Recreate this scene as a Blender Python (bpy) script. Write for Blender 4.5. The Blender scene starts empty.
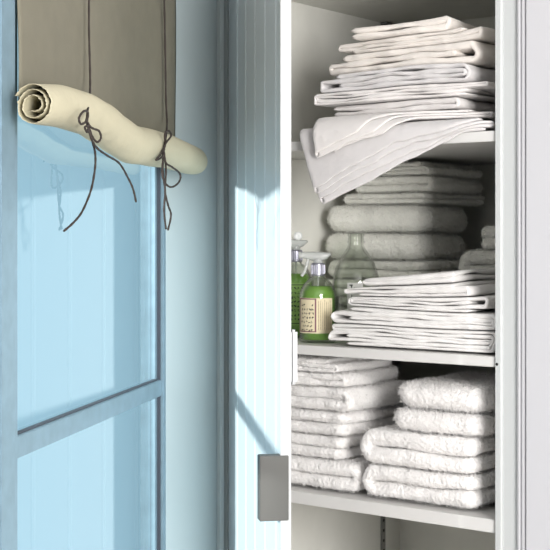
import bpy, bmesh, math, random
from mathutils import Vector, Matrix, noise
R = math.radians
C = bpy.context.scene.collection
sc = bpy.context.scene
EYE = 1.45                      # eye height; the camera looks level along +Y
F = 1329.0                      # focal length in pixels of the 550 px frame

# ---------------------------------------------------------------- camera
cd = bpy.data.cameras.new('camera'); cam = bpy.data.objects.new('camera', cd); C.objects.link(cam)
cam.location = (0, 0, EYE); cam.rotation_euler = (R(90), 0, 0)
cd.sensor_width = 36; cd.lens = F/550*36; cd.shift_y = -36/550
cd.clip_start = .05
sc.camera = cam
# ---------------------------------------------------------------- light
w = bpy.data.worlds.new('world'); sc.world = w; w.use_nodes = True
bg = w.node_tree.nodes['Background']
bg.inputs[0].default_value = (.44, .69, .84, 1); bg.inputs[1].default_value = 0.98
sl = bpy.data.lights.new('sun', 'SUN'); so = bpy.data.objects.new('sun', sl); C.objects.link(so)
sl.energy = 5.8; sl.angle = R(3); sl.color = (1, .97, .93)
D_W = Vector((.182, .983, 0)).normalized()      # along the window wall, away from the camera
N_W = Vector((.983, -.182, 0)).normalized()     # out of the window wall into the room
sd = D_W*.778 + N_W*.628 + Vector((0, 0, -.19)); sd.normalize()
so.rotation_euler = sd.to_track_quat('-Z', 'Y').to_euler()
def area(name, loc, target, size, power, col):
    l = bpy.data.lights.new(name, 'AREA'); o = bpy.data.objects.new(name, l); C.objects.link(o)
    l.shape = 'RECTANGLE'; l.size = size[0]; l.size_y = size[1]; l.energy = power; l.color = col
    o.location = loc; o.rotation_euler = (Vector(target)-Vector(loc)).to_track_quat('-Z', 'Y').to_euler()
    return o
area('room_light', (1.22, -.8, 1.6), (.25, 2.6, 1.30), (1.0, 1.5), 130, (1, .98, .96))
sc.view_settings.view_transform = 'Standard'; sc.view_settings.look = 'None'
sc.view_settings.gamma = 1; sc.view_settings.use_curve_mapping = False
sc.view_settings.exposure = 0.0
sc.cycles.max_bounces = 10; sc.cycles.transparent_max_bounces = 24

# ---------------------------------------------------------------- materials
def mat(name, col, rough=.6, bump=0, bscale=200, metal=0, spec=.5, sheen=0, stripes=None, var=0, vscale=20, sub=0):
    m = bpy.data.materials.new(name); m.use_nodes = True
    nt = m.node_tree; b = nt.nodes['Principled BSDF']
    b.inputs['Base Color'].default_value = (*col, 1); b.inputs['Roughness'].default_value = rough
    b.inputs['Metallic'].default_value = metal; b.inputs['Specular IOR Level'].default_value = spec
    if sheen: b.inputs['Sheen Weight'].default_value = sheen; b.inputs['Sheen Roughness'].default_value = .6
    if sub:
        b.inputs['Subsurface Weight'].default_value = sub; b.inputs['Subsurface Radius'].default_value = (.01, .01, .01)
    tc = nt.nodes.new('ShaderNodeTexCoord')
    if var:
        n = nt.nodes.new('ShaderNodeTexNoise'); n.inputs['Scale'].default_value = vscale; n.inputs['Detail'].default_value = 4
        nt.links.new(tc.outputs['Object'], n.inputs['Vector'])
        r = nt.nodes.new('ShaderNodeValToRGB'); r.color_ramp.elements[0].position = .3; r.color_ramp.elements[1].position = .7
        r.color_ramp.elements[0].color = (*[c*(1-var) for c in col], 1); r.color_ramp.elements[1].color = (*[min(1, c*(1+var*.5)) for c in col], 1)
        nt.links.new(n.outputs['Fac'], r.inputs['Fac']); nt.links.new(r.outputs['Color'], b.inputs['Base Color'])
    if bump:
        n = nt.nodes.new('ShaderNodeTexNoise'); n.inputs['Scale'].default_value = bscale; n.inputs['Detail'].default_value = 3
        nt.links.new(tc.outputs['Object'], n.inputs['Vector'])
        bp = nt.nodes.new('ShaderNodeBump'); bp.inputs['Strength'].default_value = 1; bp.inputs['Distance'].default_value = bump
        nt.links.new(n.outputs['Fac'], bp.inputs['Height']); nt.links.new(bp.outputs['Normal'], b.inputs['Normal'])
    return m
M = {
 'cab': mat('cabinet_grey_white_paint', (.77, .765, .71), .5, var=.03),
 'shelf': mat('shelf_white_paint', (.68, .675, .66), .45),
 'frame': mat('frame_white_paint', (.54, .56, .56), .4),
 'wall': mat('wall_white_paint', (.55, .55, .575), .5),
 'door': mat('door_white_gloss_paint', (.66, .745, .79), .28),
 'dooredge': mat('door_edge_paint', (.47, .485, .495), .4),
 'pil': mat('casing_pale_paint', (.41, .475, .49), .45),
 'rust': mat('rust_brown_hinge', (.35, .16, .08), .7, var=.5, vscale=60),
 'steel': mat('steel_window_blue_grey', (.23, .34, .41), .35, metal=.3, var=.12, vscale=40),
 'steeld': mat('steel_window_dark', (.05, .06, .08), .5),
 'plate': mat('grey_latch_metal', (.085, .085, .08), .55, metal=.0),
 'standard': mat('metal_shelf_standard', (.26, .26, .25), .4, metal=.6),
 'hole': mat('dark_slot', (.02, .02, .02), .8),
 'floor': mat('floor_boards', (.45, .40, .34), .5),
 'ceil': mat('ceiling_paint', (.75, .75, .74), .7),
 'taupe': mat('shade_taupe_cloth', (.185, .173, .13), .85, bump=.0003, bscale=900, var=.06, vscale=30),
 'cream': mat('shade_cream_lining', (.50, .465, .335), .85, bump=.0025, bscale=38, sub=.0),
 'cord': mat('dark_brown_cord', (.035, .026, .022), .8),
 'linA': mat('ivory_linen', (.78, .73, .68), .85, bump=.0022, bscale=45, sheen=.2, var=.03, vscale=15),
 'linB': mat('white_linen', (.76, .73, .715), .85, bump=.0022, bscale=45, sheen=.2, var=.03, vscale=15),
 'linC': mat('cool_white_linen', (.66, .64, .64), .85, bump=.0022, bscale=40, sheen=.2, var=.03, vscale=15),
 'linD': mat('bright_white_sheet', (.80, .785, .77), .8, bump=.0018, bscale=45, sheen=.2),
 'terry': mat('white_terry', (.90, .88, .865), .95, bump=.0042, bscale=170, sheen=.5, var=.07, vscale=300),
 'terryb': mat('cream_terry', (.88, .875, .81), .95, bump=.0042, bscale=170, sheen=.5, var=.06, vscale=300),
 'label': mat('cream_paper_label', (.72, .64, .44), .7),
 'plum': mat('plum_label_border', (.22, .10, .12), .7),
 'ink': mat('dark_label_print', (.03, .035, .03), .7),
 'inkf': mat('fine_brown_label_print', (.38, .30, .18), .7),
 'green_label': mat('green_paper_label', (.30, .50, .14), .7),
 'white_label': mat('white_paper_label', (.85, .85, .82), .7),
 'chrome': mat('silver_collar', (.36, .36, .42), .35, metal=.7),
 'spray': mat('frosted_plastic', (.72, .74, .73), .35),
}
def glassy(name, tint, rough=.02, ior=1.5, body=None, fac=0.0, boost=1.0, thin=False):
    m = bpy.data.materials.new(name); m.use_nodes = True; nt = m.node_tree; nt.nodes.clear()
    out = nt.nodes.new('ShaderNodeOutputMaterial'); tr = nt.nodes.new('ShaderNodeBsdfTransparent'); gl = nt.nodes.new('ShaderNodeBsdfGlossy')
    tr.inputs[0].default_value = (*tint, 1)
    gl.inputs['Roughness'].default_value = rough
    if thin:
        fr = nt.nodes.new('ShaderNodeFresnel'); fr.inputs['IOR'].default_value = ior
    else:       # thin bottle walls: same reflection from both sides of the wall
        lw = nt.nodes.new('ShaderNodeLayerWeight'); lw.inputs['Blend'].default_value = .5
        pw = nt.nodes.new('ShaderNodeMath'); pw.operation = 'POWER'; pw.inputs[1].default_value = 2.6
        nt.links.new(lw.outputs['Facing'], pw.inputs[0])
        fr = nt.nodes.new('ShaderNodeMath'); fr.operation = 'MULTIPLY_ADD'; fr.inputs[1].default_value = .6; fr.inputs[2].default_value = .055
        nt.links.new(pw.outputs[0], fr.inputs[0])
        cm = nt.nodes.new('ShaderNodeMixRGB'); cm.inputs[1].default_value = (*tint, 1); cm.inputs[2].default_value = (*[c*.50 for c in tint], 1)
        nt.links.new(pw.outputs[0], cm.inputs[0]); nt.links.new(cm.outputs[0], tr.inputs[0])
    src = tr.outputs[0]
    if body:
        di = nt.nodes.new('ShaderNodeBsdfDiffuse'); di.inputs[0].default_value = (*body, 1)
        tl = nt.nodes.new('ShaderNodeBsdfTranslucent'); tl.inputs[0].default_value = (*body, 1)
        m1 = nt.nodes.new('ShaderNodeMixShader'); m1.inputs[0].default_value = .5
        nt.links.new(di.outputs[0], m1.inputs[1]); nt.links.new(tl.outputs[0], m1.inputs[2])
        m2 = nt.nodes.new('ShaderNodeMixShader'); m2.inputs[0].default_value = fac
        nt.links.new(tr.outputs[0], m2.inputs[1]); nt.links.new(m1.outputs[0], m2.inputs[2]); src = m2.outputs[0]
    mx = nt.nodes.new('ShaderNodeMixShader')
    mul = nt.nodes.new('ShaderNodeMath'); mul.operation = 'MULTIPLY'; mul.inputs[1].default_value = boost; mul.use_clamp = True
    nt.links.new(fr.outputs[0], mul.inputs[0])
    nt.links.new(mul.outputs[0], mx.inputs[0]); nt.links.new(src, mx.inputs[1]); nt.links.new(gl.outputs[0], mx.inputs[2])
    nt.links.new(mx.outputs[0], out.inputs[0])
    return m
M['pane'] = glassy('window_glass', (.86, .95, .97), 0.0, 1.5, boost=1.6, thin=True)
M['glass'] = glassy('clear_bottle_glass', (.955, .968, .948), .03, 1.45, boost=.9)
M['liquid'] = glassy('green_soap', (.60, .88, .35), .05, 1.33, body=(.46, .80, .16), fac=.72)
M['frost'] = glassy('translucent_white_plastic', (.88, .90, .89), .2, 1.45, body=(.86, .88, .87), fac=.8)

# ---------------------------------------------------------------- helpers
def link(name, me, m, parent=None, smooth=False, mw=None):
    o = bpy.data.objects.new(name, me); C.objects.link(o)
    if m is not None: me.materials.append(m)
    if smooth:
        for p in me.polygons: p.use_smooth = True
    if mw is not None: o.matrix_world = mw
    if parent is not None:
        o.parent = parent
        if mw is not None: o.matrix_parent_inverse = parent.matrix_world.inverted()
    return o
def obj(name, bm, m, parent=None, smooth=False):
    me = bpy.data.meshes.new(name); bmesh.ops.recalc_face_normals(bm, faces=bm.faces); bm.to_mesh(me); bm.free()
    return link(name, me, m, parent, smooth)
def empty(name, mw=None):
    o = bpy.data.objects.new(name, None); C.objects.link(o)
    if mw is not None: o.matrix_world = mw
    o.empty_display_size = .05
    return o
def tag(o, label=None, cat=None, group=None, kind=None):
    if label: o['label'] = label
    if cat: o['category'] = cat
    if group: o['group'] = group
    if kind: o['kind'] = kind
    return o
def box(bm, x0, x1, y0, y1, z0, z1, bev=0):
    r = bmesh.ops.create_cube(bm, size=1)
    vs = r['verts']
    for v in vs:
        v.co = Vector(((x0+x1)/2+v.co.x*(x1-x0), (y0+y1)/2+v.co.y*(y1-y0), (z0+z1)/2+v.co.z*(z1-z0)))
    if bev:
        es = list({e for v in vs for e in v.link_edges})
        bmesh.ops.bevel(bm, geom=es, offset=bev, segments=2, affect='EDGES')
    return bm
def nb(*a, bev=0): return box(bmesh.new(), *a, bev=bev)
def lathe(bm, prof, seg=40, cx=0, cy=0):
    rings = []
    for r, z in prof:
        if r < 1e-6: rings.append([bm.verts.new((cx, cy, z))])
        else: rings.append([bm.verts.new((cx+r*math.cos(2*math.pi*k/seg), cy+r*math.sin(2*math.pi*k/seg), z)) for k in range(seg)])
    for a, b in zip(rings, rings[1:]):
        for k in range(seg):
            q = [a[k % len(a)], a[(k+1) % len(a)], b[(k+1) % len(b)], b[k % len(b)]]
            q2 = []
            for v in q:
                if v not in q2: q2.append(v)
            if len(q2) >= 3:
                try: bm.faces.new(q2)
                except ValueError: pass
    return bm
def smooth_path(pts, n=8):
    out = []
    P = [Vector(p) for p in pts]
    for i in range(len(P)-1):
        p0 = P[max(i-1, 0)]; p1 = P[i]; p2 = P[i+1]; p3 = P[min(i+2, len(P)-1)]
        for k in range(n):
            t = k/n
            out.append(.5*((2*p1)+(-p0+p2)*t+(2*p0-5*p1+4*p2-p3)*t*t+(-p0+3*p1-3*p2+p3)*t**3))
    out.append(P[-1]); return out
def tube(bm, pts, r, seg=8, n=8):
    P = smooth_path(pts, n) if n else [Vector(p) for p in pts]
    rings = []
    t = (P[1]-P[0]).normalized(); up = Vector((0, 0, 1)) if abs(t.z) < .9 else Vector((1, 0, 0))
    a = t.cross(up).normalized()
    for i, p in enumerate(P):
        t = (P[min(i+1, len(P)-1)]-P[max(i-1, 0)])
        if t.length < 1e-9: t = Vector((0, 0, 1))
        t.normalize(); a = (a-t*a.dot(t))
        if a.length < 1e-6: a = t.orthogonal()
        a.normalize(); b = t.cross(a)
        rr = r*(1+.12*math.sin(i*1.9))
        rings.append([bm.verts.new(p+(a*math.cos(2*math.pi*k/seg)+b*math.sin(2*math.pi*k/seg))*rr) for k in range(seg)])
    for q, s in zip(rings, rings[1:]):
        for k in range(seg): bm.faces.new((q[k], q[(k+1) % seg], s[(k+1) % seg], s[k]))
    bm.faces.new(rings[0][::-1]); bm.faces.new(rings[-1])
    return bm
# --- frames of reference
R0 = Vector((.399, 2.4, 0)); DU = Vector((.793, -.609, 0)).normalized(); DV = Vector((.609, .793, 0)).normalized()
ANG_U = math.atan2(DU.y, DU.x)
def cab(u, v, z=0): return R0 + DU*u + DV*v + Vector((0, 0, z))
CABM = Matrix.Translation(R0) @ Matrix.Rotation(ANG_U, 4, 'Z')      # local x = u, y = v
def u_of(px, v):
    t = (px-275)/F; A = R0 + DV*v          # A.x+DU.x*u = t*(A.y+DU.y*u)
    return (t*A.y-A.x)/(DU.x-t*DU.y)
def z_of(y, u, v):
    return EYE + (239-y)*(cab(u, v).y)/F
P_W = Vector((-.2237, 2.586, 0))      # far lower corner of the window opening
def win(a, o, z=0): return P_W - D_W*a + N_W*o + Vector((0, 0, z))
WINM = Matrix.Translation(P_W) @ Matrix.Rotation(math.atan2(D_W.y, D_W.x), 4, 'Z')  # local x = away, y = -N (outwards)
def a_of(px, o):
    t = (px-275)/F; A = P_W + N_W*o
    return (t*A.y-A.x)/(-D_W.x+t*D_W.y)
def zw(y, a, o): return EYE + (239-y)*win(a, o).y/F
H_ = cab(-.6245, 0)                   # hinge corner of the cabinet

# ================================================================ structure
FL, CE = 0.0, 2.45
def struct(name, bm, m, mw=None, parent=None):
    me = bpy.data.meshes.new(name); bmesh.ops.recalc_face_normals(bm, faces=bm.faces); bm.to_mesh(me); bm.free()
    o = link(name, me, m, parent, mw=mw)
    if parent is None: o['kind'] = 'structure'
    return o
struct('floor', nb(-2.2, 3.4, -2.2, 4.2, -.05, 0), M['floor'])
struct('ceiling', nb(-2.2, 3.4, -2.2, 4.2, CE, CE+.05), M['ceil'])
struct('wall_rear', nb(-2.2, 3.4, -2.3, -2.2, 0, CE), M['wall'])
struct('wall_side', nb(3.4, 3.5, -2.2, 4.2, 0, CE), M['wall'])
# right-hand wall the cabinet is built into (beyond the casing)
struct('wall_right', nb(.155, 1.6, .02, .12, FL, CE), M['wall'], CABM)
struct('wall_back', nb(-.70, .30, .78, .86, FL, CE), M['wall'], CABM)
struct('wall_above', nb(-.645, .155, .03, .12, EYE+.60, CE), M['wall'], CABM)
# window wall: local x away from camera, y<0 = into the room
WN = a_of(18, .010)                      # near edge of glass, metres from the far corner
bm = bmesh.new()
box(bm, -3.6, -WN-.42, 0, .10, FL, CE)                      # nearer part, outside the frame
box(bm, -WN-.42, .0, 0, .10, FL, .55)                      # below the windows
box(bm, -WN-.42, .0, 0, .10, EYE+.62, CE)                  # above the windows
box(bm, -WN-.42, -WN-.085, 0, .10, FL, CE)
box(bm, 0.0, .12, 0.005, .016, FL, CE)
struct('wall_window', bm, M['wall'], WINM)
# splayed casing panel between window and cabinet door
pa = win(0, 0); pb = H_ + Vector((-.004, -.006, 0))
dirp = (pb-pa); Lp = dirp.length; dirp.normalize()
PILM = Matrix.Translation(pa) @ Matrix.Rotation(math.atan2(dirp.y, dirp.x), 4, 'Z')
def prof_board(bm, pts, z0, z1):
    """extrude an open x,y profile upwards"""
    v0 = [bm.verts.new((x, y, z0)) for x, y in pts]; v1 = [bm.verts.new((x, y, z1)) for x, y in pts]
    for i in range(len(pts)-1): bm.faces.new((v0[i], v0[i+1], v1[i+1], v1[i]))
# local y<0 faces the room on this panel
pts = [(0, .04), (0, -.006), (.010, -.008), (.012, -.002), (.0155, -.002), (.0175, 0), (Lp-.038, 0), (Lp-.036, .004), (Lp-.031, .004), (Lp-.029, -.003),
       (Lp-.022, -.008), (Lp-.015, -.003), (Lp-.013, .001), (Lp-.010, .001), (Lp-.008, -.006), (Lp-.002, -.006), (Lp-.001, .04), (0, .04)]
bm = bmesh.new(); prof_board(bm, pts, FL, CE)
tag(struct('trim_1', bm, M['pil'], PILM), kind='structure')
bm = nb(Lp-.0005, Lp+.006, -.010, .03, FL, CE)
struct('trim_2', bm, M['rust'], PILM)

# ---- window
win_e = empty('window_1', WINM.copy()); win_e['kind'] = 'structure'
Z0, Z1 = .58, EYE+.62
bm = bmesh.new()
box(bm, -.016, .0, -.012, .03, Z0, Z1, bev=.0015)           # far stile, two stepped flanges
box(bm, -.034, -.016, .000, .03, Z0, Z1, bev=.001)
box(bm, -WN-.052, -WN, -.010, .03, Z0, Z1, bev=.002)
box(bm, -WN-.085, -WN-.034, -.020, -.008, Z0, Z1, bev=.002)
box(bm, -WN, 0, 0, .03, Z0-.03, Z0+.02)
o = link('window_frame', bpy.data.meshes.new('window_frame'), M['steel'], win_e); bm.to_mesh(o.data); bm.free()
bm = bmesh.new()
box(bm, -.0215, -.0175, -.006, .007, Z0, Z1); box(bm, -WN-.0285, -WN-.024, -.0108, -.005, Z0, Z1)
o = link('glazing_seal', bpy.data.meshes.new('glazing_seal'), M['steeld'], win_e); bm.to_mesh(o.data); bm.free()
am = a_of(88, -.0); zt, zb = zw(406, am, 0), zw(440, am, 0)
zt = EYE-.2505*1.15+.019; zb = zt-.036
# muntin heights measured at both ends
zt = (zw(433.7, a_of(18, 0), 0)+zw(380, a_of(157, 0), 0))/2; zb = (zw(456.6, a_of(18, 0), 0)+zw(396, a_of(157, 0), 0))/2
bm = bmesh.new(); box(bm, -WN, -.016, -.0075, .005, zb, zt, bev=.0015)
o = link('muntin', bpy.data.meshes.new('muntin'), M['steel'], win_e); bm.to_mesh(o.data); bm.free()
bm = bmesh.new(); box(bm, -WN, -.03, -.003, .0035, zt, zt+.003)
o = link('muntin_gap', bpy.data.meshes.new('muntin_gap'), M['steeld'], win_e); bm.to_mesh(o.data); bm.free()
bm = bmesh.new(); box(bm, -WN, -.016, .010, .0101, Z0, Z1)
bmesh.ops.delete(bm, geom=[f for f in bm.faces if f.normal.y > -.5 and f.normal.length], context='FACES') if False else None
bm.free(); bm = bmesh.new()
vs = [bm.verts.new(p) for p in ((-WN, .004, Z0), (-.016, .004, Z0), (-.016, .004, Z1), (-WN, .004, Z1))]; bm.faces.new(vs)
o = link('glass_pane', bpy.data.meshes.new('glass_pane'), M['pane'], win_e); bm.to_mesh(o.data); bm.free()

# ================================================================ cabinet
CAB = empty('linen_cabinet', CABM.copy())
tag(CAB, 'tall white built-in linen cabinet with three shelves and its beadboard door standing open', 'cabinet')
CT = EYE+.528; DEP = .669; UL = -.6245
S1t, S1b = EYE+.196, EYE+.177; S2t, S2b = EYE-.213, EYE-.2317; S3t, S3b = EYE-.508, EYE-.532
def cpart(name, bm, m, parent=CAB, smooth=False):
    me = bpy.data.meshes.new(name); bmesh.ops.recalc_face_normals(bm, faces=bm.faces); bm.to_mesh(me); bm.free()
    o = link(name, me, m, parent, smooth); return o
cpart('side_panel', nb(UL-.018, UL, 0, DEP+.018, .08, CT+.018), M['cab'])
cpart('side_panel', nb(0, .016, 0.002, DEP+.018, .08, CT+.018), M['cab'])
cpart('back_panel', nb(UL, 0, DEP, DEP+.018, .08, CT+.018), M['cab'])
cpart('top_panel', nb(UL, 0, 0, DEP, CT, CT+.018), M['cab'])
for t, b in ((S1t, S1b), (S2t, S2b), (S3t, S3b), (.50, .48), (.13, .08)):
    s = cpart('shelf', nb(UL+.001, -.001, .0, DEP-.001, b, t, bev=.0012), M['shelf'])
# face frame and casing on the right
bm = bmesh.new()
prof_board(bm, [(.0, .03), (.0, -.002), (.002, -.006), (.0125, -.006), (.0145, -.004), (.0145, -.001), (.047, -.001), (.047, .03), (0, .03)], .08, EYE+.60)
cpart('stile', bm, M['frame'])
bm = bmesh.new()
prof_board(bm, [(.047, .03), (.047, -.008), (.050, -.009), (.052, -.003), (.0535, -.003), (.056, -.008), (.060, -.008), (.0625, -.003), (.064, -.003), (.066, -.011), (.158, -.011), (.158, .03), (.047, .03)], .0, EYE+.60)
struct('trim_3', bm, M['wall'], CABM)
bm = bmesh.new(); lathe(bm, [(0, -.001), (.0028, -.001), (.0028, 0), (.0014, .0006), (0, .0006)], 16)
bm.transform(Matrix.Translation((.0052, -.0062, EYE-.2255)) @ Matrix.Rotation(R(90), 4, 'X'))
s = cpart('screw', bm, M['hole']); s['label'] = 'small dark screw head'
cpart('top_rail', nb(UL, .0, .0, .02, CT+.018, EYE+.60), M['frame'])
# shelf standard on the left side wall near the back
bm = bmesh.new(); us, vs_ = UL+.001, .587
box(bm, us, us+.004, vs_-.008, vs_+.008, .15, CT-.002)
st = cpart('shelf_standard', bm, M['standard'])
bm = bmesh.new(); k = 0; zz = .2
while zz < CT-.02:
    if not any(b-.008 < zz < t+.004 for t, b in ((S1t, S1b), (S2t, S2b), (S3t, S3b), (.50, .48))):
        box(bm, us+.0042, us+.0046, vs_-.003, vs_+.003, zz-.003, zz+.003)
    zz += .0245
s = cpart('slot', bm, M['hole'], st); s['kind'] = 'stuff'; s['label'] = 'dark punched slots'
for zt_ in (CT, ):
    cpart('shelf_clip', nb(us+.004, us+.020, vs_-.012, vs_+.014, zt_-.006, zt_-.001), M['standard'], st)

# ---- the door: hinged at H_, outer face beadboarded, open about 41 degrees
DD = Vector((.179, -.984, 0)).normalized(); DN = Vector((-.984, -.179, 0)).normalized()   # along, outer normal
DOORM = Matrix.Translation(H_ + DN*.002) @ Matrix.Rotation(math.atan2(DD.y, DD.x), 4, 'Z')   # local x along door, local -y?? 
# local +y = rotate DD by +90deg = (.981,.194) = inner side;  outer side is y<0
DW = .603; DZ0, DZ1 = .10, EYE+.585; TH = .0165
door = empty('door', DOORM.copy()); door.parent = CAB; door.matrix_parent_inverse = CAB.matrix_world.inverted()
pts = [(0.0, TH), (0.0, 0)]
x = .004; pitch = .1065; first = .028
joints = [first+pitch*i for i in range(6)]
for j in joints:
    if j > DW-.02: break
    pts += [(j-.0095, 0), (j-.0085, .0018), (j-.0065, .0018), (j-.0055, .0004), (j-.0025, -.0006), (j+.0005, .0004), (j+.0012, .005), (j+.0032, .005), (j+.0042, 0)]
pts += [(DW-.001, 0), (DW-.001, TH), (0, TH)]
bm = bmesh.new(); prof_board(bm, pts, DZ0, DZ1)
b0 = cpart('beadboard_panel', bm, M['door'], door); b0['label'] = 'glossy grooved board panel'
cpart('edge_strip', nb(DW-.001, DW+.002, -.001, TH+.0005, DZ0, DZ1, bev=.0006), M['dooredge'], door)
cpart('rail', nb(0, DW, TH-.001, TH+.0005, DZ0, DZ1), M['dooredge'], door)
# latch case on the outer face at the free edge
zl0 = EYE+(239-520)*2.19/F; zl1 = EYE+(239-455)*2.19/F
bm = nb(DW-.020, DW+.004, -.036, .0125, zl0, zl1, bev=.0012)
pl = cpart('latch_case', bm, M['plate'], door); pl['label'] = 'flat dark grey metal latch case'
zl0 = EYE+(239-385)*2.19/F; zl1 = EYE+(239-330)*2.19/F
bm = nb(DW-.020, DW-.002, TH, TH+.0125, zl0, zl1, bev=.004)
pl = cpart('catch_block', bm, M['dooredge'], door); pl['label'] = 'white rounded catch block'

# ================================================================ cloth builder
def fold_path(seq, L, pitch, start='L', first_len=None, last_len=None, step=.006, sq=.8, seed=0):
    """centre line (x,z) of a cloth strip folded into layers; x runs 0 (right) to -L (left)"""
    rnd = random.Random(seed); pts = []
    right = (start == 'R')      # heading right?
    n = len(seq); R_, L_ = 0.0, -L
    def turn_r(a, b): return abs(a-b)*pitch/2
    for i, k in enumerate(seq):
        z = (k+.5)*pitch
        nr = turn_r(k, seq[i+1])*sq if i+1 < n else 0
        pr = turn_r(k, seq[i-1])*sq if i > 0 else 0
        maxr = max([turn_r(seq[j], seq[j+1]) for j in range(n-1)] or [0])*sq
        xr, xl = R_-maxr, L_+maxr
        if i == 0: xs = (xl + L*(1-(first_len or 1))) if right else (xr - L*(1-(first_len or 1)))
        else: xs = xl if right else xr
        if i == n-1: xe = (xl+(xr-xl)*(last_len or 1)) if right else (xr-(xr-xl)*(last_len or 1))
        else: xe = xr if right else xl
        m = max(2, int(abs(xe-xs)/step))
        for j in range(m+1): pts.append((xs+(xe-xs)*j/m, z))
        if i+1 < n:
            z2 = (seq[i+1]+.5)*pitch; rr = abs(z2-z)/2; cz = (z+z2)/2; s = 1 if right else -1; u = 1 if z2 > z else -1
            m = max(4, int(rr*3.14/(step*.5)))
            m = min(m, 14)
            for j in range(1, m):
                t = math.pi*j/m
                pts.append((xe+s*rr*sq*math.sin(t), cz-u*rr*math.cos(t)))
        right = not right
    return pts
def ribbon(path, th, D, step=.009, wob=None, fan=None, jit=.003, seed=0, post=None, end_round=True, rs=5):
    """thick strip swept along local y from 0 to D, with rounded hems"""
    n = len(path); P = [Vector((x, z)) for x, z in path]
    N = []
    for i in range(n):
        t = P[min(i+1, n-1)]-P[max(i-1, 0)]
        t = t.normalized() if t.length > 1e-9 else Vector((1, 0)); N.append(Vector((-t.y, t.x)))
    st = []
    h = th/2
    for k in range(rs): a = math.pi/2*k/rs; st.append((h*(1-math.cos(a)) if k else 0, max(.12, math.sin(a))))
    m = max(3, int((D-2*h)/step))
    for k in range(m+1): st.append((h+(D-2*h)*k/m, 1))
    for k in range(rs-1, -1, -1): a = math.pi/2*k/rs; st.append((D-h*(1-math.cos(a)), max(.12, math.sin(a))))
    arc = [0]
    for i in range(1, n): arc.append(arc[-1]+(P[i]-P[i-1]).length)
    bm = bmesh.new(); top, bot = [], []
    sv = Vector((seed*7.31, seed*3.17, 0))
    for i in range(n):
        e = min(arc[i], arc[-1]-arc[i]); ef = min(1, max(.45, max(0, 1-(1-min(1, e/h))**2)**.38)) if end_round else 1
        jy = jit*noise.noise(Vector((arc[i]*9, 0, seed*1.7)))+jit*.6*noise.noise(Vector((arc[i]*31, 4, seed*2.7)))
        fy = fan(P[i].x, P[i].y) if fan else 0
        rc = 1.7*h; crn = rc*(1-math.sqrt(1-(1-min(1, e/rc))**2)) if h > .006 and end_round else 0
        tr, br = [], []
        for y, s in st:
            y2 = y + (jy+fy)*max(0, 1-y/D*1.4) + crn*(1-2*y/D)
            for sg, lst in ((1, tr), (-1, br)):
                q = P[i]+N[i]*h*s*ef*sg
                p = Vector((q.x, y2, q.y))
                if wob: p = p + wob(p, arc[i])
                if post: p = post(p)
                lst.append(bm.verts.new(p))
        top.append(tr); bot.append(br)
    m = len(st)
    for i in range(n-1):
        for j in range(m-1):
            bm.faces.new((top[i][j], top[i+1][j], top[i+1][j+1], top[i][j+1]))
            bm.faces.new((bot[i][j], bot[i][j+1], bot[i+1][j+1], bot[i+1][j]))
        bm.faces.new((top[i][0], bot[i][0], bot[i+1][0], top[i+1][0]))
        bm.faces.new((top[i][-1], top[i+1][-1], bot[i+1][-1], bot[i][-1]))
    for i in (0, n-1):
        for j in range(m-1): bm.faces.new((top[i][j], top[i][j+1], bot[i][j+1], bot[i][j]))
    return bm
NF = {  # fold patterns: (sequence of layer numbers, first heading)
 'book2': ([0, 1], 'R'), 'book2r': ([0, 1], 'L'),
 'z3': ([0, 1, 2], 'R'), 'z3l': ([0, 1, 2], 'L'),
 'quarter': ([1, 2, 3, 0], 'L'), 'spiral4': ([1, 2, 0, 3], 'R'), 'spiral4l': ([2, 1, 3, 0], 'L'),
 'roll3': ([1, 0, 2], 'L'), 'roll3r': ([1, 0, 2], 'R'), 'quarter_r': ([1, 2, 3, 0], 'R'),
 'one': ([0], 'R'), 'six': ([2, 3, 1, 4, 5, 0], 'R'), 'z5': ([0, 1, 2, 3, 4], 'L'), 'z4': ([0, 1, 2, 3], 'L'),
}
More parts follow.
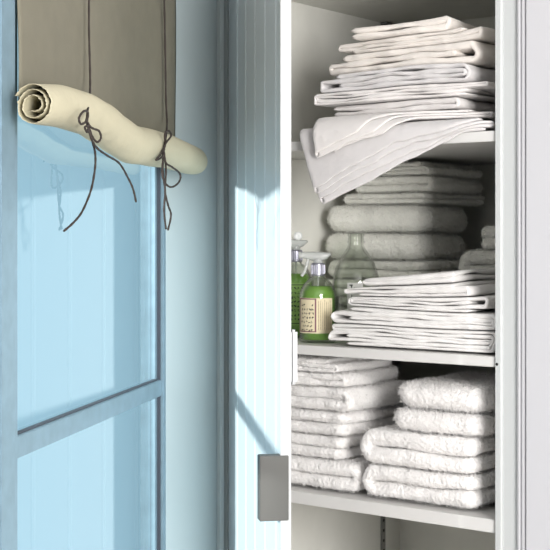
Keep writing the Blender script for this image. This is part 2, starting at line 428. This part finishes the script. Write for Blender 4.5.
def folded(name, label, cat, group, uR, v0, zb, L, D, Ht, fold, m, yaw=0, tp=0, ctx=None, seed=0, amp=.004, fuzz=0, curl=0,
           jit=.003, lift=None, step=.007, gap=.94, post=None, fl=.9, ll=.9, fan=None, lay=.005, sq=.8):
    seq, start = NF[fold]; nl = len(seq); pitch = Ht/nl
    path = fold_path(seq, L, pitch, start, fl, ll, step=step, seed=seed, sq=sq)
    fr_ = random.Random(seed)
    cy_, sy_ = math.cos(yaw), math.sin(yaw)
    low = list(ctx['items']) if ctx else []
    def wob(p, s):
        x, y, z = p
        f = z/Ht
        u = uR+x*cy_-y*sy_; v = v0+x*sy_+y*cy_
        dz = z*tp*x
        for h2, tp2, uR2, lf2 in low:               # what lies below lifts this one
            dz += h2*tp2*(u-uR2)
            if lf2: dz += lf2(u-uR2, v, h2)
        if ctx: dz += ctx['amp']*min(1, (ctx['z']+z)/.07)*noise.noise(Vector((u*7+ctx['seed'], v*8, 1.5)))
        dz += amp*4*f*(1-f)*noise.noise(Vector((x*9+seed*5.1, y*9, seed)))*(nl > 1)
        dz += lay*noise.noise(Vector((x*14, y*16+seed*3, z*90+s*3)))*max(0, 4*f*(1-f))
        dx = .007*noise.noise(Vector((y*6, z*40+seed*9, 3)))+.003*noise.noise(Vector((y*18, z*80, 9+seed)))
        dy = (.005*noise.noise(Vector((x*8, z*60, seed*4.4))))*max(0, 1-y*5)
        if lift: dz += lift(x, y, z)*(f if ctx else 1)
        q = Vector((dx, dy, dz))
        if fuzz:
            n3 = noise.noise_vector(Vector((x*230, y*230, z*230+seed)))
            n4 = noise.noise_vector(Vector((x*75, y*75, z*75+seed)))
            q += n3*fuzz*.6 + n4*fuzz*.35 + Vector((fr_.uniform(-1, 1), fr_.uniform(-1, 1), fr_.uniform(-1, 1)))*fuzz*.4
        return q
    bm = ribbon(path, pitch*gap, D, step=step*1.1, wob=wob, jit=jit, seed=seed, post=post, fan=fan)
    me = bpy.data.meshes.new(name); bmesh.ops.recalc_face_normals(bm, faces=bm.faces); bm.to_mesh(me); bm.free()
    mw = Matrix.Translation(cab(uR, v0, zb)) @ Matrix.Rotation(ANG_U+yaw, 4, 'Z')
    o = link(name, me, m, None, True, mw)
    if fuzz:                                        # terry loops: short pile growing from the cloth itself
        o.modifiers.new('pile', 'PARTICLE_SYSTEM')
        ps = o.particle_systems[0].settings; ps.type = 'HAIR'; ps.count = 17000; ps.hair_length = .0026; ps.hair_step = 3
        ps.emit_from = 'FACE'; ps.use_emit_random = True; ps.use_even_distribution = True
        ps.normal_factor = .0; ps.brownian_factor = .0
        ps.root_radius = .55; ps.tip_radius = .35; ps.radius_scale = .0012; ps.material = 1
        ps.use_advanced_hair = True; ps.factor_random = .0016; ps.display_step = 2; ps.render_step = 2
    tag(o, label, cat, group)
    return o

# ================================================================ linens on the top shelf
def stackspec(base, items, **kw):
    z = 0; ctx = dict(items=[], z=0, amp=kw.pop('warp', .004), seed=base*10+items[0]['seed'])
    for it in items:
        d = dict(kw); d.update(it); h = d['Ht']; ctx['z'] = z
        z += d.pop('gapb', .0015)
        folded(zb=base+.002+z+(.002 if d.get('fuzz') else 0), ctx=ctx, **d); z += h
        ctx['items'].append((h, d.get('tp', 0), d['uR'], d.get('lift')))
    return z
G1 = 'folded linens stacked on the top shelf'
H1h = .024; H2h = .016
def drape(h0, psi, uR, vR, rr=.016, tmax=R(79), flare=.05):
    """plan rotation then a bend down over the shelf's front edge"""
    cp, sp = math.cos(psi), math.sin(psi)
    def post(p):
        u = uR + p.x*cp - p.y*sp; v = vR + p.x*sp + p.y*cp; h = p.z + h0
        if v >= 0: return Vector((u, v, S1t+.001+h))
        o = -v; th = min(tmax, o/rr); lo = max(0, o-rr*th)
        base_v = -(h+.003)*math.sin(th) - lo*math.cos(th)
        base_z = S1t-.002+(h+.003)*math.cos(th) - lo*math.sin(th)
        return Vector((u, base_v, base_z))
    return post
folded('draped_sheet', 'large pale linen sheet drooping lowest over the front edge of the top shelf', 'sheet', G1,
       0, 0, 0, .386, .30, H1h, 'z4', M['linC'], seed=3, amp=.001, post=drape(0, R(25), -.008, .004), lay=.0012,
       fan=lambda x, z: .046*(z/H1h)*min(1, max(0, -x-.04)/.15), jit=.006, fl=.97, ll=.95)
folded('draped_sheet', 'folded linen on the drooping sheet, its short left corner hanging just below the top shelf', 'sheet', G1,
       0, 0, 0, .350, .25, H2h, 'z3', M['linB'], seed=8, amp=.001, post=drape(H1h+.004, R(18), -.03, .040), lay=.001,
       fan=lambda x, z: .016*(z/H2h)*min(1, max(0, -x-.04)/.15), jit=.006, fl=.9)
for o in bpy.data.objects:
    if o.name.startswith('draped_sheet'): o.matrix_world = CABM.copy()
def lift_r(k, x0=-.12, e=1.5):      # right end rises
    return lambda x, y, z: k*max(0, x-x0)**e
zb0 = S1t+H1h+H2h+.005
top_items = [
 dict(name='folded_sheet', label='thin white folded linen resting directly on the drooping sheets', uR=u_of(457, .03), v0=.03, L=.325, D=.30, Ht=.022, fold='book2', m=M['linB'], yaw=R(-2), seed=11),
 dict(name='folded_sheet', label='crumpled white linen in the top stack whose left fold sticks out farthest left', uR=u_of(487, .02), v0=.025, L=.390, D=.32, Ht=.024, fold='quarter', m=M['linB'], yaw=R(1), seed=12),
 dict(name='folded_sheet', label='cool white folded sheet with dark looping edges midway up the top stack', uR=u_of(468, .02), v0=.015, L=.340, D=.33, Ht=.035, fold='spiral4', m=M['linC'], yaw=R(-1), seed=13),
 dict(name='folded_sheet', label='ivory cloth with a puffed rolled right fold, just above the cool white sheet', uR=u_of(474, .03), v0=.03, L=.345, D=.28, Ht=.038, fold='roll3', m=M['linA'], yaw=R(-2), seed=14, amp=.006, lift=lift_r(.12)),
 dict(name='folded_sheet', label='ivory napkin-thin linen second from the top of the stack', uR=u_of(482, .04), v0=.035, L=.335, D=.30, Ht=.023, fold='z3', m=M['linA'], yaw=R(-3), seed=15, lift=lift_r(.14)),
 dict(name='folded_sheet', label='topmost ivory linen with its right corner tilted up', uR=u_of(448, .05), v0=.045, L=.235, D=.26, Ht=.024, fold='book2', m=M['linA'], yaw=R(4), seed=16, lift=lambda x, y, z: .18*max(0, x+.11)**1.5),
]
for d in top_items: d.update(cat='linen', group=G1)
stackspec(zb0, top_items, warp=.008, jit=.006)

# ================================================================ middle shelf
G2 = 'white sheets stacked at the front of the middle shelf'
uS = -.012
mid = [
 dict(name='folded_sheet', label='bottom white sheet of the front stack on the middle shelf, looped at its right end', uR=uS, v0=.02, L=.376, D=.25, Ht=.040, fold='six', seed=21, yaw=0),
 dict(name='folded_sheet', label='flat white sheet second from the bottom of the middle shelf front stack', uR=uS, v0=.024, L=.368, D=.25, Ht=.031, fold='spiral4', seed=22),
 dict(name='folded_sheet', label='white sheet with open rolled folds, third from the bottom on the middle shelf', uR=u_of(487, .02), v0=.022, L=.316, D=.24, Ht=.030, fold='spiral4l', seed=23, tp=1.35, yaw=R(-2)),
 dict(name='folded_sheet', label='white sheet with a wide looped fold, second from the top on the middle shelf', uR=u_of(470, .03), v0=.026, L=.284, D=.24, Ht=.026, fold='z3', seed=24, tp=1.35, yaw=R(-2)),
 dict(name='folded_sheet', label='topmost white sheet of the middle shelf, sloping down beside the clear bottle', uR=u_of(470, .04), v0=.03, L=.238, D=.23, Ht=.022, fold='book2r', seed=25, tp=1.35, yaw=R(-3)),
]
for d in mid: d.update(cat='sheet', group=G2, m=M['linD'], gapb=.0018)
stackspec(S2t, mid, amp=.003)
G3 = 'cream terry towels at the back of the middle shelf'
uT = u_of(434, .31)
back = [
 dict(name='bath_towel', label='lowest cream bath towel of the back stack, hidden behind bottles', uR=uT, v0=.31, L=.298, D=.24, Ht=.054, fold='book2', seed=31),
 dict(name='bath_towel', label='cream bath towel behind the shoulder of the clear bottle', uR=uT+.005, v0=.31, L=.284, D=.24, Ht=.055, fold='z3', seed=32),
 dict(name='bath_towel', label='thin cream towel just under the two thick towels of the back stack', uR=uT+.01, v0=.308, L=.288, D=.24, Ht=.040, fold='book2r', seed=33),
 dict(name='bath_towel', label='thick cream towel level with the clear bottle neck', uR=uT, v0=.292, L=.318, D=.25, Ht=.056, fold='one', seed=34),
 dict(name='bath_towel', label='thick cream towel fourth from the top of the back stack', uR=uT+.004, v0=.290, L=.318, D=.25, Ht=.058, fold='one', seed=35),
 dict(name='hand_towel', label='cream hand towel third from the top of the back stack', uR=uT-.004, v0=.31, L=.24, D=.25, Ht=.022, fold='book2r', seed=36),
 dict(name='hand_towel', label='cream hand towel second from the top of the back stack', uR=uT-.012, v0=.312, L=.22, D=.24, Ht=.032, fold='book2', seed=37),
 dict(name='hand_towel', label='topmost cream hand towel of the back stack, just under the top shelf', uR=uT-.02, v0=.315, L=.16, D=.22, Ht=.026, fold='z3', seed=38),
]
for i, d in enumerate(back): d.update(cat='towel', group=G3, m=M['terryb'], fuzz=.0010, gapb=.004, yaw=R((-1, 2, -2, 1, 0, -3, 2, -2)[i]))
stackspec(S2t, back, amp=.003, jit=.006, step=.005, lay=.002)
G4 = 'cream towels in the small stack at the right of the middle shelf'
small = []
names4 = ['lowest cream towel of the small right stack behind the sheets', 'second towel up of the small right stack behind the sheets',
          'cream towel second from the top of the small right stack', 'topmost cream towel of the small stack against the right cabinet side']
for i in range(4):
    small.append(dict(name='hand_towel', label=names4[i], uR=-.020, v0=.30+.004*i, L=-.020-u_of(462+(i<3)*-2, .30), D=.24, Ht=(.062, .058, .060, .050)[i], fold=('book2r', 'book2', 'book2r', 'book2')[i], seed=41+i,
                      cat='towel', group=G4, m=M['terryb'], fuzz=.0014, yaw=0))
stackspec(S2t, small, amp=.003, step=.006, lay=.002)

# ================================================================ bottom shelf towels
G5 = 'white towels in the left stack on the bottom shelf'
uL = u_of(357, .03)-.005
left = [
 dict(name='bath_towel', label='white bath towel at the bottom of the left stack on the lowest shelf', uR=uL, v0=.028, L=.265, D=.25, Ht=.056, fold='book2', yaw=R(1), seed=51),
 dict(name='bath_towel', label='white bath towel second from the bottom of the left stack', uR=uL-.002, v0=.034, L=.265, D=.25, Ht=.044, fold='book2r', yaw=R(-1), seed=52),
 dict(name='bath_towel', label='white towel in the middle of the left stack, beside the big right-hand towels', uR=uL+.004, v0=.030, L=.265, D=.27, Ht=.048, fold='book2r', yaw=R(-3), seed=53),
 dict(name='bath_towel', label='white towel with a fat rounded roll fold at its right front corner', uR=uL-.020, v0=.028, L=.245, D=.22, Ht=.046, fold='book2', yaw=R(-4), seed=54),
 dict(name='hand_towel', label='thin white hand towel second from the top of the left stack', uR=uL-.030, v0=.032, L=.23, D=.21, Ht=.025, fold='book2', yaw=R(1), seed=55),
 dict(name='hand_towel', label='topmost white hand towel of the left stack, right under the middle shelf', uR=uL-.045, v0=.028, L=.215, D=.20, Ht=.026, fold='z3', yaw=R(-1), seed=56),
]
for d in left: d.update(cat='towel', group=G5, m=M['terry'], fuzz=.0017, gapb=.003)
stackspec(S3t, left, amp=.004, jit=.005, step=.0042, lay=.003)
G6 = 'white towels in the right stack on the bottom shelf'
right = [
 dict(name='bath_towel', label='wide fluffy towel lying on the lowest shelf at the bottom of the right stack', uR=-.016, v0=.016, L=.278, D=.30, Ht=.062, fold='book2r', seed=61),
 dict(name='bath_towel', label='wide fluffy towel with thick rounded left edge, second from bottom of the right stack', uR=-.016, v0=.014, L=.279, D=.30, Ht=.067, fold='book2r', seed=62),
 dict(name='hand_towel', label='narrower fluffy towel second from the top of the right stack', uR=-.016, v0=.020, L=.250, D=.27, Ht=.040, fold='one', seed=63),
 dict(name='hand_towel', label='puffy towel on top of the right stack with dark space behind', uR=-.016, v0=.022, L=.243, D=.26, Ht=.048, fold='one', seed=64, amp=.012),
]
for d in right: d.update(cat='towel', group=G6, m=M['terry'], fuzz=.0018, gapb=.003)
stackspec(S3t, right, amp=.006, jit=.004, step=.0042, lay=.003)

# ================================================================ bottles
def at_px(px, zdepth):
    """cabinet coordinates of the point seen at column px at distance zdepth"""
    x = (px-275)/F*zdepth; d = Vector((x, zdepth, 0))-R0; return d.dot(DU), d.dot(DV)
def bottle_root(name, px, zd, rot=0):
    u, v = at_px(px, zd); e = empty(name, Matrix.Translation(cab(u, v, S2t+.0005)) @ Matrix.Rotation(rot, 4, 'Z')); return e
def bpart(name, bm, m, parent, smooth=True):
    me = bpy.data.meshes.new(name); bmesh.ops.recalc_face_normals(bm, faces=bm.faces); bm.to_mesh(me); bm.free()
    return link(name, me, m, parent, smooth)
# clear round bottle
e = bottle_root('glass_bottle', 356, 2.86)
tag(e, 'clear round-shouldered glass bottle, unfilled, with a short threaded neck, in front of the cream towels', 'bottle')
prof = [(0, 0), (.046, 0), (.0505, .004), (.0515, .02), (.052, .085), (.0515, .112), (.049, .132), (.044, .150), (.036, .168), (.027, .182), (.020, .192), (.0165, .198), (.0155, .203),
        (.0185, .2045), (.0185, .2075), (.0155, .209), (.0175, .2125), (.0155, .216), (.0178, .2195), (.0178, .224), (.0135, .2245), (.0132, .198), (.018, .187), (.034, .166), (.046, .135), (.049, .11), (.049, .02), (.045, .006), (0, .006)]
bpart('body', lathe(bmesh.new(), prof, 48), M['glass'], e)
def cyl_patch(bm, r, a0, a1, z0, z1, seg=14):
    prev = None
    for k in range(seg+1):
        a = a0+(a1-a0)*k/seg; c = (r*math.cos(a), r*math.sin(a))
        cur = (bm.verts.new((*c, z0)), bm.verts.new((*c, z1)))
        if prev: bm.faces.new((prev[0], cur[0], cur[1], prev[1]))
        prev = cur
    return bm
CAMD = -math.pi/2       # direction towards the camera
lb = bpart('label', cyl_patch(bmesh.new(), .0535, CAMD-.42, CAMD+.22, .035, .120), M['white_label'], e)
def glyph(bm, r, ac, zc, s, segs, wd=.16):
    """strokes on a cylinder: segs in a unit box"""
    for (x0, y0, x1, y1) in segs:
        dx, dy = x1-x0, y1-y0; l = math.hypot(dx, dy) or 1; nx, ny = -dy/l*wd/2, dx/l*wd/2
        q = [(x0+nx, y0+ny), (x1+nx, y1+ny), (x1-nx, y1-ny), (x0-nx, y0-ny)]
        vs = [bm.verts.new((r*math.cos(ac+x*s/r), r*math.sin(ac+x*s/r), zc+y*s)) for x, y in q]
        bm.faces.new(vs)
bm = bmesh.new()
glyph(bm, .0539, CAMD-.34, .104, .011, [(.1, 1, .75, 1), (.5, 1, .5, .1), (.5, .1, .1, .1), (.1, .1, .05, .35), (.95, .45, 1.2, .45)], .22)
glyph(bm, .0539, CAMD-.26, .089, .006, [(.0, 1, .4, .6), (.4, .6, .1, 0)], .22)
bpart('printing', bm, M['ink'], lb, False)
# green soap bottles
def soap(name, px, zd, label, s=1.0, hbody=.139, liq=.115, rr=.0385):
    e = bottle_root(name, px, zd); tag(e, label, 'bottle', None)
    pr = [(0, 0), (rr-.004, 0), (rr, .004), (rr, hbody*.72), (rr-.0015, hbody*.76), (.027, hbody*.885), (.017, hbody*.95), (.0125, hbody*.965), (.0125, hbody),
          (.011, hbody), (.011, hbody*.96), (.0155, hbody*.94), (.0255, hbody*.875), (rr-.004, hbody*.75), (rr-.003, hbody*.70), (rr-.003, .006), (0, .005)]
    bpart('body', lathe(bmesh.new(), pr, 44), M['glass'], e)
    ri = rr-.0034; zt = min(liq, hbody*.715)
    pr = [(0, .0055), (ri-.003, .0055), (ri, .008), (ri, zt)]
    if liq > zt: pr += [(ri-(liq-zt)*.42, liq)]
    pr += [(0, pr[-1][1])]
    bpart('liquid', lathe(bmesh.new(), pr, 44), M['liquid'], e)
    return e
def sprayer(e, h, rot, s=1.0):
    """trigger spray head pointing along local -x after rot"""
    bm = bmesh.new(); lathe(bm, [(0, h-.002), (.0135, h-.002), (.0140, h), (.0140, h+.021), (.0125, h+.024), (0, h+.024)], 28)
    # knurls
    for k in range(20):
        a = 2*math.pi*k/20; c = Vector((.0141*math.cos(a), .0141*math.sin(a), 0))
        box(bm, c.x-.0006, c.x+.0006, c.y-.0006, c.y+.0006, h+.002, h+.020)
    bpart('collar', bm, M['chrome'], e, False)
    Mr = Matrix.Rotation(rot, 4, 'Z')
    hd = bmesh.new()
    z0 = h+.024
    def loft(secs):
        rings = []
        for (x, zc, hw, hh) in secs:
            rings.append([hd.verts.new((x, hw*math.cos(2*math.pi*k/16), zc+hh*math.sin(2*math.pi*k/16))) for k in range(16)])
        for a, b in zip(rings, rings[1:]):
            for k in range(16): hd.faces.new((a[k], a[(k+1) % 16], b[(k+1) % 16], b[k]))
        hd.faces.new(rings[0][::-1]); hd.faces.new(rings[-1])
    loft([(-.040, z0+.016, .0075, .0075), (-.036, z0+.016, .0078, .0078), (-.035, z0+.016, .006, .006), (-.028, z0+.016, .0065, .0068), (-.012, z0+.014, .008, .009), (.006, z0+.013, .009, .010), (.018, z0+.015, .0085, .007), (.026, z0+.018, .007, .003)])
    lathe(hd, [(0, z0-.002), (.010, z0-.002), (.008, z0+.012), (0, z0+.012)], 16)
    hd.transform(Mr)
    h1 = bpart('spray_head', hd, M['frost'], e)
    tg = bmesh.new(); tube(tg, [(-.020, 0, z0+.008), (-.023, 0, z0-.004), (-.028, 0, z0-.018), (-.034, 0, z0-.027)], .0032, 8, 5); tg.transform(Mr)
    bpart('trigger', tg, M['frost'], e)
    tb = bmesh.new(); tube(tb, [(0, 0, h), (.001, 0, h*.5), (.006, 0, .012)], .0018, 8, 5); bpart('dip_tube', tb, M['frost'], e)
    return h1
e1 = soap('spray_bottle', 318, 2.745, 'green liquid soap spray bottle with cream label at the front of the middle shelf')
sprayer(e1, .139, math.atan2(0, 1))
rl = .0392
lab = bpart('label', cyl_patch(bmesh.new(), rl, CAMD-1.32, CAMD+.80, .020, .092, 30), M['label'], e1)
lab['label'] = 'cream paper label with plum framed title panel'
bm = bmesh.new(); r2 = rl+.0003; a0, a1 = CAMD-1.22, CAMD-.12
cyl_patch(bm, r2, a0, a1, .0890, .0912); cyl_patch(bm, r2, a0, a1, .0225, .0245); cyl_patch(bm, r2, a0, a0+.06, .0225, .0912); cyl_patch(bm, r2, a1-.08, a1, .0225, .0912)
bpart('label_border', bm, M['plum'], lab)
rnd = random.Random(4)
bm = bmesh.new()
for row in range(7):
    zc = .078-.0085*row
    aa = a0+.16+rnd.random()*.12
    while aa < a1-.22:
        if row != 0 or rnd.random() < .5:
            sgs = [(rnd.random(), rnd.random(), rnd.random(), rnd.random()) for _ in range(3)]
            glyph(bm, r2+.0002, aa, zc-.003, .0048, sgs, .30)
        aa += .155
bpart('printing', bm, M['ink'], lab, False)
bm = bmesh.new()
for c in range(7):
    a = CAMD-.02+c*.108; zc = .0275
    while zc < .088:
        l = .002+rnd.random()*.005; 
        if zc+l < .089: cyl_patch(bm, r2, a, a+(.035 if c not in (2, 5) else .02), zc, zc+l, 1)
        zc += l+.0012
s = bpart('small_print', bm, M['inkf'], lab, False); s['kind'] = 'stuff'; s['label'] = 'columns of fine brown print'
e2 = soap('spray_bottle', 296, 2.885, 'green spray bottle standing farther back, half hidden by the open door', liq=.137, hbody=.165)
sprayer(e2, .165, R(30))
bm = bmesh.new(); lathe(bm, [(0, 0), (.0085, 0), (.0095, .002), (.0095, .004), (.006, .0055), (.003, .0055), (0, .004)], 24)
bm.transform(Matrix.Translation((.004, -.010, .165+.054)) @ Matrix.Rotation(R(90), 4, 'X')); bpart('round_knob', bm, M['spray'], e2)
lb = bpart('label', cyl_patch(bmesh.new(), rl, CAMD-1.0, CAMD+.95, .028, .118, 24), M['green_label'], e2)
bm = bmesh.new(); r2 = rl+.0003
cyl_patch(bm, r2, CAMD-.9, CAMD+.85, .1135, .1150); cyl_patch(bm, r2, CAMD-.9, CAMD+.85, .031, .0325); cyl_patch(bm, r2, CAMD+.80, CAMD+.85, .031, .115)
for row in range(8):
    aa = CAMD-.7
    while aa < CAMD+.6:
        glyph(bm, r2+.0002, aa, .104-.0095*row, .0055, [(rnd.random(), rnd.random(), rnd.random(), rnd.random()) for _ in range(3)], .3); aa += .19
bpart('printing', bm, M['ink'], lb, False)

# ================================================================ window shade
SH = empty('window_shade', Matrix.Translation(win(.4, .03, EYE+.57)))
tag(SH, 'taupe cloth window shade rolled up to a cream roll and tied with two dark cords', 'shade')
def spart(name, bm, m, parent=SH, smooth=True):
    me = bpy.data.meshes.new(name); bmesh.ops.recalc_face_normals(bm, faces=bm.faces); bm.to_mesh(me); bm.free()
    return link(name, me, m, parent, smooth, Matrix.Identity(4))
# the roll
RO = .060
ctr = [(20, 104, 22.5), (32, 104.5, 22.5), (60, 108, 23), (85, 115, 23), (100, 124, 23), (115, 136, 22), (130, 145, 21.5), (150, 149, 20), (165, 152, 18.5), (180, 157, 17), (188, 160, 16.3), (195, 162, 15)]
tab = []
for px, y, rad in ctr:
    a = a_of(px, RO); dep = win(a, RO).y; tab.append((a, EYE+(239-y)*dep/F, rad*dep/F))
tab.sort()
def roll_at(a):
    if a <= tab[0][0]: return tab[0][1:]
    for p, q in zip(tab, tab[1:]):
        if a <= q[0]:
            t = (a-p[0])/(q[0]-p[0]); t2 = t*t*(3-2*t); t = .5*t+.5*t2; return (p[1]+(q[1]-p[1])*t, p[2]+(q[2]-p[2])*t)
    return tab[-1][1:]
# flat cloth
OF = .022
a0s, a1s = a_of(175, OF), a_of(17, OF)
bm = bmesh.new(); cols = []
NA, NZ = 60, 30
for i in range(NA+1):
    col = []
    for j in range(NZ+1):
        a = a0s+(a1s-a0s)*i/NA
        zl = roll_at(a)[0]-.004; z = zl+(EYE+.585-zl)*j/NZ
        if i > NA*.8: a -= .004*math.sin(j*.3)*(i/NA-.8)*5
        o = OF+.003*math.sin(a*17+1)*(1-j/NZ*.5)+.003*noise.noise(Vector((a*7, z*3, 0)))
        z2 = z-(0.0 if j else 0)
        col.append((bm.verts.new(win(a, o, z2)), bm.verts.new(win(a, o-.0014, z2))))
    cols.append(col)
for i in range(NA):
    for j in range(NZ):
        for s in (0, 1): bm.faces.new((cols[i][j][s], cols[i+1][j][s], cols[i+1][j+1][s], cols[i][j+1][s]))
for j in range(NZ):
    for i in (0, NA): bm.faces.new((cols[i][j][0], cols[i][j+1][0], cols[i][j+1][1], cols[i][j][1]))
for i in range(NA):
    for j in (0, NZ): bm.faces.new((cols[i][j][0], cols[i+1][j][0], cols[i+1][j][1], cols[i][j][1]))
spart('shade_cloth', bm, M['taupe'])
hb = bmesh.new(); box(hb, -a1s, -a0s, -.035, -.001, EYE+.565, EYE+.60); hb.transform(WINM); spart('head_rail', hb, M['frame'], smooth=False)
# spiral section, unit radius, outer end leads up to the flat cloth
sec = []
turns = 2.75
for k in range(190):
    t = k/189; th = 2*math.pi*turns*(t-1) + 2.7
    r = .25+.68*t**.85
    if t < .12: r *= 1
    r *= 1+.07*math.sin(2*th+.6)*(1-t*.75)+.05*math.sin(3*th+2)*(1-t)
    sec.append((r*math.cos(th), r*math.sin(th)))
A0, A1 = tab[0][0]-.0, a_of(33, RO)
def rollmap(p):
    a = A1-p.y; zc, rad = roll_at(a)
    e = noise.noise(Vector((a*9, math.atan2(p.z, p.x)*.8, 2)))*.045
    s = rad*(1.06+e)
    # sag pinch near the cords
    return win(a, RO+p.x*s*.93, zc+p.z*s)
rb = ribbon(sec, .075, A1-A0, step=.009, post=rollmap, jit=.004, seed=5, end_round=False, rs=3)
spart('cloth_roll', rb, M['cream'])['label'] = 'cream cloth roll with a spiral end'
# inner core closing the far end so that the roll reads as cloth all through
bm = bmesh.new(); rings = []
for i in range(24):
    a = A0+.012+(A1-A0-.09)*i/23; zc, rad = roll_at(a)
    rings.append([bm.verts.new(win(a, RO+.16*rad*math.cos(2*math.pi*k/12), zc+.16*rad*math.sin(2*math.pi*k/12))) for k in range(12)])
for p, q in zip(rings, rings[1:]):
    for k in range(12): bm.faces.new((p[k], p[(k+1) % 12], q[(k+1) % 12], q[k]))
bm.faces.new(rings[0]); bm.faces.new(rings[-1])
spart('roll_core', bm, M['cream'])
# cords, given by image columns/rows at an offset from the window plane
def P3(px, y, o):
    a = a_of(px, o); return win(a, o, zw(y, a, o))
OFR = RO+.040
def cordset(lines, r):
    bm = bmesh.new()
    for pts in lines: tube(bm, [P3(*p) for p in pts], r, 7, 7)
    return bm
spart('tie_cord', cordset([
  [(89, -12, .034), (89, 30, .034), (90, 70, .036), (90, 92, .045), (88, 108, OFR-.012), (86, 122, OFR)],
  [(86, 122, OFR), (81, 124, OFR+.004), (79, 118, OFR+.004), (84, 111, OFR+.002), (88, 113, OFR), (87, 122, OFR)],
  [(86, 122, OFR), (92, 128, OFR+.004), (99, 131, OFR+.008), (101, 138, OFR+.008), (97, 142, OFR+.006), (92, 136, OFR+.002), (88, 124, OFR)],
  [(86, 121, OFR+.002), (89, 125, OFR+.004), (85, 127, OFR+.003), (87, 132, OFR+.002), (89, 126, OFR)],
  [(87, 123, OFR), (91, 137, OFR), (95, 152, OFR-.003), (95, 168, OFR-.006), (91, 190, OFR-.006), (83, 210, OFR-.005), (75, 221, OFR-.003), (64, 231, OFR)],
  [(87, 123, OFR), (91, 138, OFR+.004), (97, 148, OFR+.004), (108, 156, OFR+.002), (119, 163, OFR), (127, 176, OFR-.002), (133, 189, OFR), (136, 202, OFR)]], .00165), M['cord'])
O2 = RO+.034
spart('tie_cord', cordset([
  [(164, -12, .034), (165, 40, .034), (166, 100, .036), (167, 122, .045), (166, 136, O2-.010), (164, 150, O2)],
  [(164, 150, O2), (166, 143, O2+.003), (171, 136, O2+.006), (169, 131, O2+.006), (165, 133, O2+.004), (165, 144, O2), (163, 152, O2)],
  [(164, 148, O2), (160, 155, O2), (156, 160, O2), (162, 157, O2+.003), (164, 150, O2)],
  [(164, 152, O2), (166, 163, O2+.004), (172, 167, O2+.008), (180, 174, O2+.010), (179, 182, O2+.010), (172, 187, O2+.008), (166, 184, O2+.004), (162, 174, O2), (163, 160, O2)],
  [(164, 152, O2), (166, 170, O2), (165, 190, O2-.002), (168, 205, O2), (171, 215, O2), (168, 230, O2)],
  [(163, 152, O2), (163, 172, O2-.003), (165, 192, O2-.004), (164, 210, O2-.004), (166, 229, O2-.004)]], .0018), M['cord'])
